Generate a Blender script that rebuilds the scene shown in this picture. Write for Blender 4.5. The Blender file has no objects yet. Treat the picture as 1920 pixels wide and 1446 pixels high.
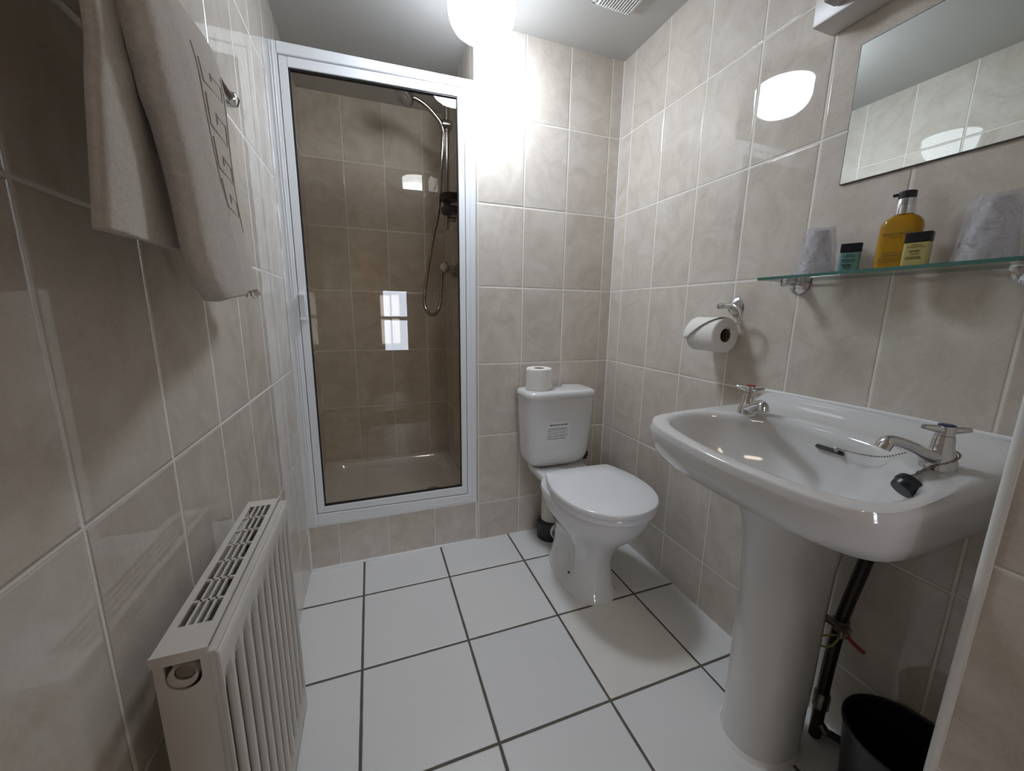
import bpy, bmesh, math, random
from mathutils import Vector, Matrix
random.seed(7)
S = bpy.context.scene
C = bpy.data.collections.new('bathroom'); S.collection.children.link(C)
PI = math.pi

# ------------------------------------------------------------------ camera
cam = bpy.data.cameras.new('camera')
cam.sensor_fit = 'HORIZONTAL'; cam.sensor_width = 36.0
cam.lens = 721.17/1920*36.0
cam.clip_start = 0.02
co = bpy.data.objects.new('camera', cam); S.collection.objects.link(co)
FW = Vector((0.33721587, 0.92267182, -0.18698176)).normalized()
RT = Vector((0.94003886, -0.34079339, 0.01366745)).normalized()
UP = RT.cross(FW).normalized()
co.matrix_world = Matrix((
    (RT.x, UP.x, -FW.x, -1.10265), (RT.y, UP.y, -FW.y, -1.63640), (RT.z, UP.z, -FW.z, 1.07990), (0, 0, 0, 1)))
S.camera = co

# ------------------------------------------------------------------ world, exposure
w = bpy.data.worlds.new('world'); S.world = w; w.use_nodes = True
w.node_tree.nodes['Background'].inputs[0].default_value = (0.55, 0.62, 0.75, 1)
w.node_tree.nodes['Background'].inputs[1].default_value = 0.35
S.view_settings.view_transform = 'Standard'; S.view_settings.look = 'None'
S.view_settings.gamma = 1.0; S.view_settings.use_curve_mapping = False
S.view_settings.exposure = 0.0
GLOBE = 47.0           # opal globe radiance
S.cycles.max_bounces = 10; S.cycles.diffuse_bounces = 6; S.cycles.glossy_bounces = 5
S.cycles.transparent_max_bounces = 16
S.cycles.caustics_reflective = False; S.cycles.caustics_refractive = False
S.cycles.sample_clamp_indirect = 4.0
S.cycles.use_denoising = True

# ------------------------------------------------------------------ materials
class NT:
    def __init__(s, name):
        s.m = bpy.data.materials.new(name); s.m.use_nodes = True
        s.t = s.m.node_tree; s.n = s.t.nodes
        s.b = s.n['Principled BSDF']; s.out = s.n['Material Output']
    def node(s, typ, **kw):
        n = s.n.new(typ)
        for k, v in kw.items(): setattr(n, k, v)
        return n
    def put(s, sock, v):
        if hasattr(v, 'is_output'): s.t.links.new(v, sock)
        else: sock.default_value = v
    def math(s, op, a, b=0.0, c=0.0):
        n = s.node('ShaderNodeMath', operation=op)
        s.put(n.inputs[0], a); s.put(n.inputs[1], b); s.put(n.inputs[2], c)
        return n.outputs[0]
    def smooth(s, v, a, b, lo=0.0, hi=1.0):
        n = s.node('ShaderNodeMapRange', interpolation_type='SMOOTHSTEP')
        s.put(n.inputs[0], v); n.inputs[1].default_value = a; n.inputs[2].default_value = b
        n.inputs[3].default_value = lo; n.inputs[4].default_value = hi
        return n.outputs[0]
    def ramp(s, v, stops):
        n = s.node('ShaderNodeValToRGB'); e = n.color_ramp.elements
        while len(e) < len(stops): e.new(0.5)
        for k, (p, c) in enumerate(stops): e[k].position = p; e[k].color = (*c, 1)
        s.put(n.inputs[0], v); return n.outputs[0]
    def mix(s, f, a, b):
        n = s.node('ShaderNodeMix', data_type='RGBA')
        s.put(n.inputs[0], f); s.put(n.inputs[6], a); s.put(n.inputs[7], b)
        return n.outputs[2]
    def noise(s, vec=None, scale=5.0, detail=4.0, rough=0.5, dist=0.0):
        n = s.node('ShaderNodeTexNoise')
        n.inputs['Scale'].default_value = scale; n.inputs['Detail'].default_value = detail
        n.inputs['Roughness'].default_value = rough; n.inputs['Distortion'].default_value = dist
        if vec is not None: s.put(n.inputs['Vector'], vec)
        return n.outputs[0]
    def bump(s, h, dist=1.0, strength=1.0, normal=None):
        n = s.node('ShaderNodeBump'); n.inputs['Strength'].default_value = strength
        n.inputs['Distance'].default_value = dist; s.put(n.inputs['Height'], h)
        if normal is not None: s.put(n.inputs['Normal'], normal)
        return n.outputs[0]

def simple(name, col, rough=0.4, metal=0.0, spec=0.5, bumps=None, coat=0.0, var=0.0, vscale=8.0):
    N = NT(name); b = N.b
    b.inputs['Base Color'].default_value = (*col, 1)
    b.inputs['Roughness'].default_value = rough; b.inputs['Metallic'].default_value = metal
    b.inputs['Specular IOR Level'].default_value = spec
    b.inputs['Coat Weight'].default_value = coat; b.inputs['Coat Roughness'].default_value = 0.04
    tc = N.node('ShaderNodeTexCoord').outputs['Object']
    if var:
        f = N.noise(tc, vscale, 4)
        c2 = tuple(max(0, x*(1-var)) for x in col)
        N.put(b.inputs['Base Color'], N.mix(N.smooth(f, .35, .65), (*col, 1), (*c2, 1)))
    if bumps:
        sc, d = bumps
        N.put(b.inputs['Normal'], N.bump(N.noise(tc, sc, 3), d))
    return N.m

def emit(name, col, strength):
    N = NT(name); N.b.inputs['Base Color'].default_value = (*col, 1)
    N.b.inputs['Emission Color'].default_value = (*col, 1)
    N.b.inputs['Emission Strength'].default_value = strength
    N.b.inputs['Roughness'].default_value = 0.2
    return N.m

def glassy(name, tint, rough=0.0, ior=1.5, haze=None):
    """thin pane: fresnel mix of clear tinted transmission and mirror reflection"""
    N = NT(name); N.n.remove(N.b)
    tr = N.node('ShaderNodeBsdfTransparent'); tr.inputs[0].default_value = (*tint, 1)
    gl = N.node('ShaderNodeBsdfGlossy'); gl.inputs['Roughness'].default_value = rough
    fr = N.node('ShaderNodeFresnel'); fr.inputs[0].default_value = ior
    gb = N.node('ShaderNodeNewGeometry')
    frf = N.math('MULTIPLY', fr.outputs[0], N.math('SUBTRACT', 1.0, gb.outputs['Backfacing']))
    mx = N.node('ShaderNodeMixShader')
    N.put(mx.inputs[0], frf); N.put(mx.inputs[1], tr.outputs[0]); N.put(mx.inputs[2], gl.outputs[0])
    res = mx.outputs[0]
    if haze:
        hcol, hw, hs = haze
        df = N.node('ShaderNodeBsdfPrincipled'); df.inputs['Base Color'].default_value = (*hcol, 1)
        df.inputs['Roughness'].default_value = 0.25
        tc = N.node('ShaderNodeTexCoord').outputs['Object']
        f = N.noise(tc, hs, 3, 0.6, 1.5)
        N.put(df.inputs['Normal'], N.bump(f, 0.01))
        m2 = N.node('ShaderNodeMixShader')
        N.put(m2.inputs[0], N.smooth(f, .3, .7, hw*.7, hw*1.3)); N.put(m2.inputs[1], res); N.put(m2.inputs[2], df.outputs[0])
        res = m2.outputs[0]
    N.put(N.out.inputs[0], res)
    return N.m

def tile_mat(name, ux0, uy0, wx, v0, h, g, wy=None, cols=None, grout=(.80, .775, .73), rough=.025, uoff=0):
    """glazed wall tile; u runs along x on faces looking along y, along y on faces looking along x; v is z"""
    N = NT(name); wy = wy or wx
    geo = N.node('ShaderNodeNewGeometry')
    sp = N.node('ShaderNodeSeparateXYZ'); N.put(sp.inputs[0], geo.outputs['Position'])
    sn = N.node('ShaderNodeSeparateXYZ'); N.put(sn.inputs[0], geo.outputs['True Normal'])
    isx = N.math('GREATER_THAN', N.math('ABSOLUTE', sn.outputs[0]), .5)
    tux = N.math('DIVIDE', N.math('SUBTRACT', sp.outputs[0], ux0), wx)
    tuy = N.math('DIVIDE', N.math('SUBTRACT', sp.outputs[1], uy0), wy)
    tu = N.math('ADD', N.math('MULTIPLY', tuy, isx), N.math('MULTIPLY', tux, N.math('SUBTRACT', 1.0, isx)))
    tv = N.math('DIVIDE', N.math('SUBTRACT', sp.outputs[2], v0), h)
    fu = N.math('FRACT', tu); fv = N.math('FRACT', tv)
    du = N.math('MULTIPLY', N.math('MINIMUM', fu, N.math('SUBTRACT', 1.0, fu)), wx)
    dv = N.math('MULTIPLY', N.math('MINIMUM', fv, N.math('SUBTRACT', 1.0, fv)), h)
    d = N.math('MINIMUM', du, dv)
    tile = N.smooth(d, g/2-.0004, g/2+.0004)
    idv = N.node('ShaderNodeCombineXYZ')
    N.put(idv.inputs[0], N.math('FLOOR', tu)); N.put(idv.inputs[1], N.math('FLOOR', tv)); N.put(idv.inputs[2], isx)
    wn = N.node('ShaderNodeTexWhiteNoise', noise_dimensions='3D'); N.put(wn.inputs[0], idv.outputs[0])
    wc = N.node('ShaderNodeSeparateColor'); N.put(wc.inputs[0], wn.outputs['Color'])
    va = N.node('ShaderNodeVectorMath', operation='MULTIPLY_ADD')
    N.put(va.inputs[0], wn.outputs['Color']); va.inputs[1].default_value = (9, 9, 9); N.put(va.inputs[2], geo.outputs['Position'])
    vec = va.outputs[0]
    n1 = N.noise(vec, 7.0, 7.0, 0.62, 1.9)
    n2 = N.noise(vec, 2.6, 3.0, 0.5, 0.8)
    n3 = N.noise(vec, 22.0, 5.0, 0.7, 2.5)
    cols = cols or ((.485, .430, .368), (.590, .535, .468), (.675, .635, .580))
    base = N.ramp(N.math('ADD', N.math('MULTIPLY', n1, .6), N.math('MULTIPLY', n2, .4)), ((.32, cols[0]), (.5, cols[1]), (.68, cols[2])))
    vein = N.smooth(N.math('ABSOLUTE', N.math('SUBTRACT', n3, .5)), 0.0, .045, .24, 0.0)
    base = N.mix(vein, base, (.72, .685, .63, 1))
    hsv = N.node('ShaderNodeHueSaturation'); N.put(hsv.inputs['Color'], base)
    N.put(hsv.inputs['Value'], N.math('MULTIPLY_ADD', wc.outputs[0], .07, .965))
    N.put(N.b.inputs['Base Color'], N.mix(tile, (*grout, 1), hsv.outputs[0]))
    N.put(N.b.inputs['Roughness'], N.smooth(tile, 0, 1, .75, rough))
    N.b.inputs['Specular IOR Level'].default_value = .58
    tilt = N.math('ADD', N.math('MULTIPLY', N.math('MULTIPLY', N.math('SUBTRACT', wc.outputs[1], .5), fu), wx*.004),
                  N.math('MULTIPLY', N.math('MULTIPLY', N.math('SUBTRACT', wc.outputs[2], .5), fv), h*.004))
    wav = N.math('MULTIPLY', N.noise(vec, 14.0, 1.0, .4), .00002)
    edge = N.smooth(d, g/2-.001, g/2+.0035, 0, .0012)
    hgt = N.math('ADD', N.math('MULTIPLY', N.math('ADD', tilt, wav), tile), edge)
    N.put(N.b.inputs['Normal'], N.bump(hgt, 1.0))
    return N.m

def floor_mat(name, fx, fy, F, g):
    N = NT(name)
    geo = N.node('ShaderNodeNewGeometry')
    sp = N.node('ShaderNodeSeparateXYZ'); N.put(sp.inputs[0], geo.outputs['Position'])
    wob = N.math('MULTIPLY', N.math('SUBTRACT', N.noise(geo.outputs['Position'], 18, 2), .5), .0022)
    tu = N.math('DIVIDE', N.math('SUBTRACT', sp.outputs[0], fx), F)
    tv = N.math('DIVIDE', N.math('SUBTRACT', sp.outputs[1], fy), F)
    fu = N.math('FRACT', tu); fv = N.math('FRACT', tv)
    du = N.math('MULTIPLY', N.math('MINIMUM', fu, N.math('SUBTRACT', 1.0, fu)), F)
    dv = N.math('MULTIPLY', N.math('MINIMUM', fv, N.math('SUBTRACT', 1.0, fv)), F)
    d = N.math('ADD', N.math('MINIMUM', du, dv), wob)
    tile = N.smooth(d, g/2-.0006, g/2+.0006)
    idv = N.node('ShaderNodeCombineXYZ'); N.put(idv.inputs[0], N.math('FLOOR', tu)); N.put(idv.inputs[1], N.math('FLOOR', tv))
    wn = N.node('ShaderNodeTexWhiteNoise', noise_dimensions='3D'); N.put(wn.inputs[0], idv.outputs[0])
    c = N.mix(wn.outputs['Value'], (.80, .80, .79, 1), (.75, .76, .77, 1))
    odd = N.math('MULTIPLY', N.math('COMPARE', N.math('FLOOR', tu), 2.0, .1), N.math('COMPARE', N.math('FLOOR', tv), -2.0, .1))
    c = N.mix(odd, c, (.78, .765, .72, 1))          # one tile from a creamier batch
    dirt = N.smooth(N.noise(geo.outputs['Position'], 9, 6, .65), .55, .8, 0, .18)
    c = N.mix(dirt, c, (.62, .60, .56, 1))
    gc = N.mix(N.noise(geo.outputs['Position'], 30, 3), (.075, .064, .053, 1), (.16, .14, .12, 1))
    N.put(N.b.inputs['Base Color'], N.mix(tile, gc, c))
    N.put(N.b.inputs['Roughness'], N.smooth(tile, 0, 1, .85, .30))
    edge = N.smooth(d, g/2-.001, g/2+.003, 0, .0015)
    N.put(N.b.inputs['Normal'], N.bump(N.math('ADD', edge, N.math('MULTIPLY', N.noise(geo.outputs['Position'], 60, 2), .0001)), 1.0))
    return N.m

T_BACK = tile_mat('beige_tile_back', -.0592, .082, .2015, .1865, .3333, .0042)
T_SHOWER = tile_mat('beige_tile_shower', -1.1932, .08, .205, .1865, .3333, .0042)
T_RIGHT = tile_mat('beige_tile_right', 0, -.082, .2015, .1865, .3333, .0045)
T_LEFT = tile_mat('beige_tile_left', 0, -.1686, .1963, .1895, .3333, .0042)
T_STUB = tile_mat('beige_tile_stub', -.35, -1.62, .2, .0947, .3333, .004)
T_KERB = tile_mat('beige_tile_kerb', -1.2729, 0, .2, -.3, .6, .0035)
M_FLOOR = floor_mat('white_floor_tile', -1.1808, -.2213, .332, .0078)
M_CEIL = simple('ceiling_paint', (.50, .492, .47), .6, bumps=(40, .0004))
M_CERAMIC = simple('white_ceramic', (.69, .69, .685), .09, coat=.4)
M_SEAT = simple('white_plastic_seat', (.80, .81, .83), .16)
M_FRAME = simple('white_aluminium', (.80, .82, .84), .28)
M_SILICONE = simple('white_silicone', (.80, .81, .82), .3, bumps=(60, .001))
M_CHROME = simple('chrome', (.72, .72, .74), .08, metal=1.0)
M_CHROMED = simple('dim_chrome', (.40, .385, .37), .14, metal=1.0)  # base colour darkened to stand in for dark reflections in the shower
M_BLACK = simple('black_plastic', (.012, .012, .014), .35)
M_RUBBER = simple('black_rubber', (.008, .010, .014), .30)
M_GASKET = simple('black_gasket', (.01, .01, .012), .5)
M_RAD = simple('cream_radiator_enamel', (.58, .55, .505), .35)
M_RADIN = simple('radiator_inside_shade', (.16, .15, .13), .6)  # dark colour stands in for the shade inside the radiator
M_TRIM = simple('white_tile_trim', (.78, .79, .77), .3)
M_PAPER = simple('tissue_paper', (.80, .78, .74), .9, bumps=(90, .0012))
M_CARD = simple('cardboard_core', (.20, .145, .11), .9)
M_MIRROR = simple('mirror_silvering', (.84, .89, .86), .005, metal=1.0)
M_MEDGE = simple('mirror_edge', (.06, .065, .06), .3)
M_GREY = simple('grey_white_plastic', (.62, .60, .57), .35)
M_DIFF = simple('grey_acrylic_diffuser', (.34, .32, .31), .25)
M_DOOR = glassy('bronze_tinted_glass', (.86, .825, .775), 0.0, 1.52)
M_SHELF = glassy('clear_shelf_glass', (.95, .98, .965), 0.0, 1.5)
M_SHEDGE = simple('green_glass_edge', (.05, .16, .13), .15)
M_BRASSDULL = simple('dull_brass', (.30, .27, .22), .4, metal=1.0)
M_PIPE = simple('dark_brown_pipe', (.022, .014, .010), .45)
M_RED = simple('red_plastic', (.30, .025, .022), .35)
M_BLUE = simple('dark_blue_plastic', (.03, .03, .10), .35)
M_WIRE = simple('yellow_earth_wire', (.32, .30, .05), .5)
M_SOIL = simple('white_soil_pipe', (.70, .68, .62), .4)
M_LABEL = simple('paper_label', (.72, .73, .74), .5)
M_INK = simple('black_ink', (.015, .014, .014), .6)
M_AMBER = NT('amber_liquid_soap'); _b = M_AMBER.b
_b.inputs['Base Color'].default_value = (.58, .30, .004, 1); _b.inputs['Roughness'].default_value = .08
_b.inputs['Transmission Weight'].default_value = .35; _b.inputs['IOR'].default_value = 1.2
_b.inputs['Coat Weight'].default_value = .6; M_AMBER = M_AMBER.m
M_TEAL = simple('teal_shampoo', (.16, .33, .33), .18, coat=.5)
M_YELLOW = simple('pale_yellow_gel', (.50, .44, .17), .15, coat=.5)
M_GOLD = simple('brown_ink', (.16, .10, .015), .5)
M_CUP = glassy('cloudy_plastic_cup', (.90, .90, .92), .05, 1.4, haze=((.88, .87, .90), .30, 20))
M_BAG = glassy('crinkled_clear_bag', (.93, .93, .95), .08, 1.35, haze=((.88, .87, .89), .20, 38))
M_BIN = simple('black_bin_plastic', (.012, .013, .017), .38)
M_VENT = simple('white_vent_plastic', (.72, .72, .69), .4)
M_DARK = simple('dark_void', (.02, .02, .02), .9)

def towel_mat():
    N = NT('cream_terry_towel'); b = N.b
    tc = N.node('ShaderNodeTexCoord').outputs['Object']
    c = N.mix(N.smooth(N.noise(tc, 160, 2), .3, .7), (.50, .445, .38, 1), (.44, .39, .33, 1))
    N.put(b.inputs['Base Color'], c); b.inputs['Roughness'].default_value = .95
    b.inputs['Specular IOR Level'].default_value = .1
    b.inputs['Sheen Weight'].default_value = .3
    h = N.math('ADD', N.math('MULTIPLY', N.noise(tc, 520, 2), .0010), N.math('MULTIPLY', N.noise(tc, 45, 2), .0007))
    N.put(b.inputs['Normal'], N.bump(h, 1.0))
    return N.m
M_TOWEL = towel_mat()

# ------------------------------------------------------------------ object helpers
ORG = {}
def thing(name, label, cat, loc=(0, 0, 0), group=None):
    o = bpy.data.objects.new(name, None); C.objects.link(o)
    o.location = loc; o['label'] = label; o['category'] = cat; o.empty_display_size = .05
    if group: o['group'] = group
    ORG[o] = Vector(loc)
    return o

def obj(name, bm, mats, parent=None, label=None, smooth=35.0, xf=None):
    if xf is not None: bm.transform(xf)
    org = ORG[parent] if parent else Vector((0, 0, 0))
    if parent and org.length: bmesh.ops.translate(bm, verts=bm.verts, vec=-org)
    me = bpy.data.meshes.new(name); bm.to_mesh(me); bm.free()
    for m in (mats if isinstance(mats, (list, tuple)) else [mats]): me.materials.append(m)
    if smooth:
        for p in me.polygons: p.use_smooth = True
        me.set_sharp_from_angle(angle=math.radians(smooth))
    o = bpy.data.objects.new(name, me); C.objects.link(o)
    if parent: o.parent = parent; ORG[o] = org
    if label: o['label'] = label
    return o

def tag(o, label, cat, group=None):
    o['label'] = label; o['category'] = cat
    if group: o['group'] = group
    return o

def struct(name, bm, mats, smooth=None):
    o = obj(name, bm, mats, None, None, smooth); o['kind'] = 'structure'
    return o

def solo(name, bm, mats, label, cat, smooth=35.0, group=None, loc=None):
    """a one-mesh thing with its origin moved to loc"""
    if loc: bmesh.ops.translate(bm, verts=bm.verts, vec=-Vector(loc))
    o = obj(name, bm, mats, None, None, smooth)
    if loc: o.location = loc
    return tag(o, label, cat, group)

def box(bm, x0, x1, y0, y1, z0, z1, bev=0.0, seg=2, mi=0):
    r = bmesh.ops.create_cube(bm, size=1.0)
    vs = r['verts']
    for v in vs:
        v.co = Vector((x0+(v.co.x+.5)*(x1-x0), y0+(v.co.y+.5)*(y1-y0), z0+(v.co.z+.5)*(z1-z0)))
    fs = {f for v in vs for f in v.link_faces}
    for f in fs: f.material_index = mi
    if bev:
        es = {e for v in vs for e in v.link_edges}
        bmesh.ops.bevel(bm, geom=list(es), offset=bev, segments=seg, profile=.5, affect='EDGES')
    return bm
def Box(*a, **k): return box(bmesh.new(), *a, **k)

def lathe(bm, prof, center=(0, 0, 0), axis=(0, 0, 1), seg=32, mi=0, cap0=True, cap1=True):
    """prof: list of (radius, height along axis)"""
    ax = Vector(axis).normalized()
    q = Vector((0, 0, 1)).rotation_difference(ax)
    c = Vector(center); rings = []
    for r, h in prof:
        if r < 1e-6: rings.append([bm.verts.new(c+q @ Vector((0, 0, h)))])
        else: rings.append([bm.verts.new(c+q @ Vector((r*math.cos(2*PI*k/seg), r*math.sin(2*PI*k/seg), h))) for k in range(seg)])
    for a, b in zip(rings, rings[1:]):
        for k in range(seg):
            k2 = (k+1) % seg
            if len(a) == 1 and len(b) == 1: continue
            if len(a) == 1: f = bm.faces.new((a[0], b[k2], b[k]))
            elif len(b) == 1: f = bm.faces.new((a[k], a[k2], b[0]))
            else: f = bm.faces.new((a[k], a[k2], b[k2], b[k]))
            f.material_index = mi
    if cap0 and len(rings[0]) > 1: bm.faces.new(rings[0][::-1]).material_index = mi
    if cap1 and len(rings[-1]) > 1: bm.faces.new(rings[-1]).material_index = mi
    return bm
def Lathe(*a, **k): return lathe(bmesh.new(), *a, **k)

def crom(pts, n=8, closed=False):
    P = [Vector(p) for p in pts]; out = []
    m = len(P); rng = range(m if closed else m-1)
    for i in rng:
        if closed: p0, p1, p2, p3 = P[(i-1) % m], P[i], P[(i+1) % m], P[(i+2) % m]
        else: p0, p1, p2, p3 = P[max(i-1, 0)], P[i], P[i+1], P[min(i+2, m-1)]
        for k in range(n):
            t = k/n
            out.append(.5*((2*p1)+(p2-p0)*t+(2*p0-5*p1+4*p2-p3)*t*t+(3*p1-p0-3*p2+p3)*t**3))
    if not closed: out.append(P[-1])
    return out

def tube(bm, pts, rad, seg=14, mi=0, smoothn=6, radii=None, ribs=None):
    P = crom(pts, smoothn) if smoothn else [Vector(p) for p in pts]
    n = len(P); rings = []
    t0 = (P[1]-P[0]).normalized()
    nrm = t0.orthogonal().normalized()
    for i, p in enumerate(P):
        t = ((P[min(i+1, n-1)]-P[max(i-1, 0)])).normalized()
        nrm = (nrm-t*nrm.dot(t)).normalized(); bn = t.cross(nrm)
        r = rad if radii is None else radii[0]+(radii[1]-radii[0])*i/(n-1)
        if ribs: r += ribs*(1 if i % 2 else -1)
        rings.append([bm.verts.new(p+(nrm*math.cos(2*PI*k/seg)+bn*math.sin(2*PI*k/seg))*r) for k in range(seg)])
    for a, b in zip(rings, rings[1:]):
        for k in range(seg):
            bm.faces.new((a[k], a[(k+1) % seg], b[(k+1) % seg], b[k])).material_index = mi
    bm.faces.new(rings[0][::-1]).material_index = mi; bm.faces.new(rings[-1]).material_index = mi
    return bm
def Tube(*a, **k): return tube(bmesh.new(), *a, **k)

def loft(bm, rings, closed_ring=True, cap0=True, cap1=True, mi=0):
    R = [[bm.verts.new(Vector(p)) for p in r] for r in rings]
    n = len(R[0])
    for a, b in zip(R, R[1:]):
        for k in range(n if closed_ring else n-1):
            k2 = (k+1) % n
            bm.faces.new((a[k], a[k2], b[k2], b[k])).material_index = mi
    if cap0: bm.faces.new(R[0][::-1]).material_index = mi
    if cap1: bm.faces.new(R[-1]).material_index = mi
    return bm
def Loft(*a, **k): return loft(bmesh.new(), *a, **k)

def sq(t, n):
    return math.copysign(abs(t)**(2.0/n), t)
def sring(cx, cy, rx, ryf, ryb, z, n=2.5, N=48):
    """super-ellipse ring; ryf reaches toward -y, ryb toward +y"""
    out = []
    for k in range(N):
        a = 2*PI*k/N; c, s = math.cos(a), math.sin(a)
        out.append((cx+rx*sq(c, n), cy+(ryb if s > 0 else ryf)*sq(s, n), z))
    return out

def prism(bm, poly, y0, y1, mi=0):
    """poly of (x,z) extruded along y"""
    a = [bm.verts.new((x, y0, z)) for x, z in poly]; b = [bm.verts.new((x, y1, z)) for x, z in poly]
    n = len(poly)
    fs = [bm.faces.new(a), bm.faces.new(b[::-1])]
    for k in range(n): fs.append(bm.faces.new((a[k], b[k], b[(k+1) % n], a[(k+1) % n])))
    for f in fs: f.material_index = mi
    return bm
def Prism(*a, **k): return prism(bmesh.new(), *a, **k)

def sub(o, levels=2):
    m = o.modifiers.new('subdivision', 'SUBSURF'); m.levels = levels; m.render_levels = levels
    return o

def text_mesh(txt, size, mat_world, name, mat, parent, bold=0.0, extrude=.0002):
    cu = bpy.data.curves.new('t', 'FONT'); cu.body = txt; cu.size = size; cu.align_x = 'CENTER'; cu.align_y = 'CENTER'
    cu.extrude = extrude; cu.offset = bold
    to = bpy.data.objects.new('t', cu); C.objects.link(to)
    dg = bpy.context.evaluated_depsgraph_get()
    me = bpy.data.meshes.new_from_object(to.evaluated_get(dg))
    bm = bmesh.new(); bm.from_mesh(me); bm.transform(mat_world)
    bpy.data.objects.remove(to); bpy.data.curves.remove(cu); bpy.data.meshes.remove(me)
    return bm

def frame_mat(origin, xaxis, yaxis):
    x = Vector(xaxis).normalized(); y = Vector(yaxis).normalized(); z = x.cross(y)
    return Matrix(((x.x, y.x, z.x, origin[0]), (x.y, y.y, z.y, origin[1]), (x.z, y.z, z.z, origin[2]), (0, 0, 0, 1)))

# ------------------------------------------------------------------ room shell
ZC = 2.1615; XL = -1.3896
YD = -2.0
struct('floor', Box(-1.49, .1, YD-.1, .85, -.1, 0), M_FLOOR)
struct('ceiling', Box(-1.49, .1, YD-.1, .85, ZC, ZC+.1), M_CEIL)
struct('wall_left', Box(XL-.1, XL, YD-.1, .85, 0, ZC), T_LEFT)
struct('wall_right', Box(0, .1, -1.418, 0, 0, ZC), T_RIGHT)
struct('wall_back', Box(-.672, .1, 0, .75, 0, ZC), T_BACK)
struct('wall_shower', Box(XL, -.672, .75, .85, 0, ZC), T_SHOWER)
struct('wall_stub', Box(-.35, .1, YD, -1.4180, 0, ZC), T_STUB)
bm = bmesh.new()
box(bm, XL, -1.163, YD-.1, YD, 0, ZC); box(bm, -.42, -.35, YD-.1, YD, 0, ZC); box(bm, -1.163, -.42, YD-.1, YD, 2.03, ZC)
M_PLASTER = simple('beige_plaster', (.58, .50, .42), .8)
struct('wall_front', bm, M_PLASTER)
# white corner trim on the wall stub
bm = bmesh.new()
lathe(bm, [(.0075, 0), (.0075, ZC)], (-.3460, -1.4225, 0), seg=16); box(bm, -.3523, -.348, -1.4285, -1.4195, 0, ZC)
struct('trim_1', bm, M_TRIM, 35)
# silicone seams in the room corners and along the floor
bm = bmesh.new()
tube(bm, [(-.001, -.001, .01), (-.001, -.001, ZC)], .0035, 8, smoothn=0)
struct('trim_2', bm, M_SILICONE, 40)
bm = bmesh.new()
tube(bm, [(-1.385, -.001, .003), (-1.0, -.001, .003), (-.68, -.001, .003)], .006, 8, smoothn=0)
tube(bm, [(-1.388, -.001, .203), (-.676, -.001, .203)], .006, 8, smoothn=0)
tube(bm, [(XL+.001, -.002, .0), (XL+.001, -.002, .21)], .005, 8, smoothn=0)
struct('trim_3', bm, M_SILICONE, 40)
bm = bmesh.new()
pts = []
for k in range(60):
    z = .21+k*(1.945-.21)/59
    f = min(1, max(0, (z-.85)/.5)); pts.append((XL+.002, -.003, z))
random.seed(3)
tube(bm, [(x+random.uniform(-.0005, .0010)*(1 if z > .9 else .2), y-random.uniform(0, .004)*(1 if z > .9 else .2), z) for x, y, z in pts], .0045, 8, smoothn=2)
struct('trim_4', bm, M_SILICONE, 40)
bm = bmesh.new(); tube(bm, [(-.677, -.0015, 0), (-.677, -.0015, ZC)], .0035, 8, smoothn=0)
struct('trim_5', bm, M_TRIM, 40)
# kerb under the shower door
struct('wall_kerb', Box(XL, -.672, 0, .07, 0, .204), T_KERB)

# bedroom seen through the open doorway behind the camera (only in reflections)
M_BED = simple('warm_beige_wall', (.74, .62, .52), .8)
M_CARPET = simple('brown_carpet', (.20, .15, .12), .95, bumps=(200, .002))
bm = bmesh.new()
box(bm, -2.6, 1.2, -4.9, -4.8, 0, 2.4); box(bm, -2.7, -2.6, -4.9, YD-.1, 0, 2.4); box(bm, 1.2, 1.3, -4.9, YD-.1, 0, 2.4)
box(bm, -2.7, XL-.1, YD-.1, YD-.0, 0, 2.4); box(bm, .1, 1.3, YD-.1, YD, 0, 2.4)
struct('wall_bedroom', bm, M_BED)
struct('floor_bedroom', Box(-2.7, 1.3, -4.9, YD-.1, -.1, 0), M_CARPET)
struct('ceiling_bedroom', Box(-2.7, 1.3, -4.9, YD-.1, 2.4, 2.5), M_CEIL)
M_SKYPANE = emit('daylight_behind_pane', (.78, .86, 1.0), 18.0)
bm = bmesh.new()
wx0, wx1, wz0, wz1, wy = -.90, -.55, .46, 1.38, -4.8
for a in ((wx0-.05, wx1+.05, wz1, wz1+.05), (wx0-.05, wx1+.05, wz0-.05, wz0), (wx0-.05, wx0, wz0, wz1), (wx1, wx1+.05, wz0, wz1), (wx0, wx1, .93, .99)):
    box(bm, a[0], a[1], wy, wy+.05, a[2], a[3])
box(bm, wx0, wx1, wy, wy+.012, wz0, wz1, mi=1)
struct('window_1', bm, [M_TRIM, M_SKYPANE])
BL_ = thing('bedroom_fill_lamp', 'added fill lamp, round and flush on the unseen bedroom ceiling', 'ceiling lamp', (-.95, -2.75, 2.4))  # added lamp, out of view, sends fill light through the doorway
obj('diffuser', Lathe([(0, 2.335), (.10, 2.338), (.16, 2.350), (.185, 2.372), (.185, 2.385)], (-.95, -2.75, 0), seg=40), emit('warm_fill_glow', (1.0, .82, .64), 12.0), BL_)
obj('base', Lathe([(.190, 2.385), (.190, 2.4)], (-.95, -2.75, 0), seg=40), M_TRIM, BL_)
wl = thing('wall_lamp', 'small glowing orange wall lamp mirrored in the shower door glass', 'lamp', (-1.32, -4.79, 1.80))
obj('shade', Lathe([(.035, .14), (.05, .09), (.075, .03), (.095, 0)], (-1.32, -4.70, 1.80), seg=24, cap0=False, cap1=False), emit('orange_lamp_shade', (1.0, .36, .06), 5.0), wl)
obj('wall_arm', Tube([(-1.32, -4.80, 1.78), (-1.32, -4.74, 1.76), (-1.32, -4.70, 1.81)], .008), M_BRASSDULL, wl)

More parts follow.
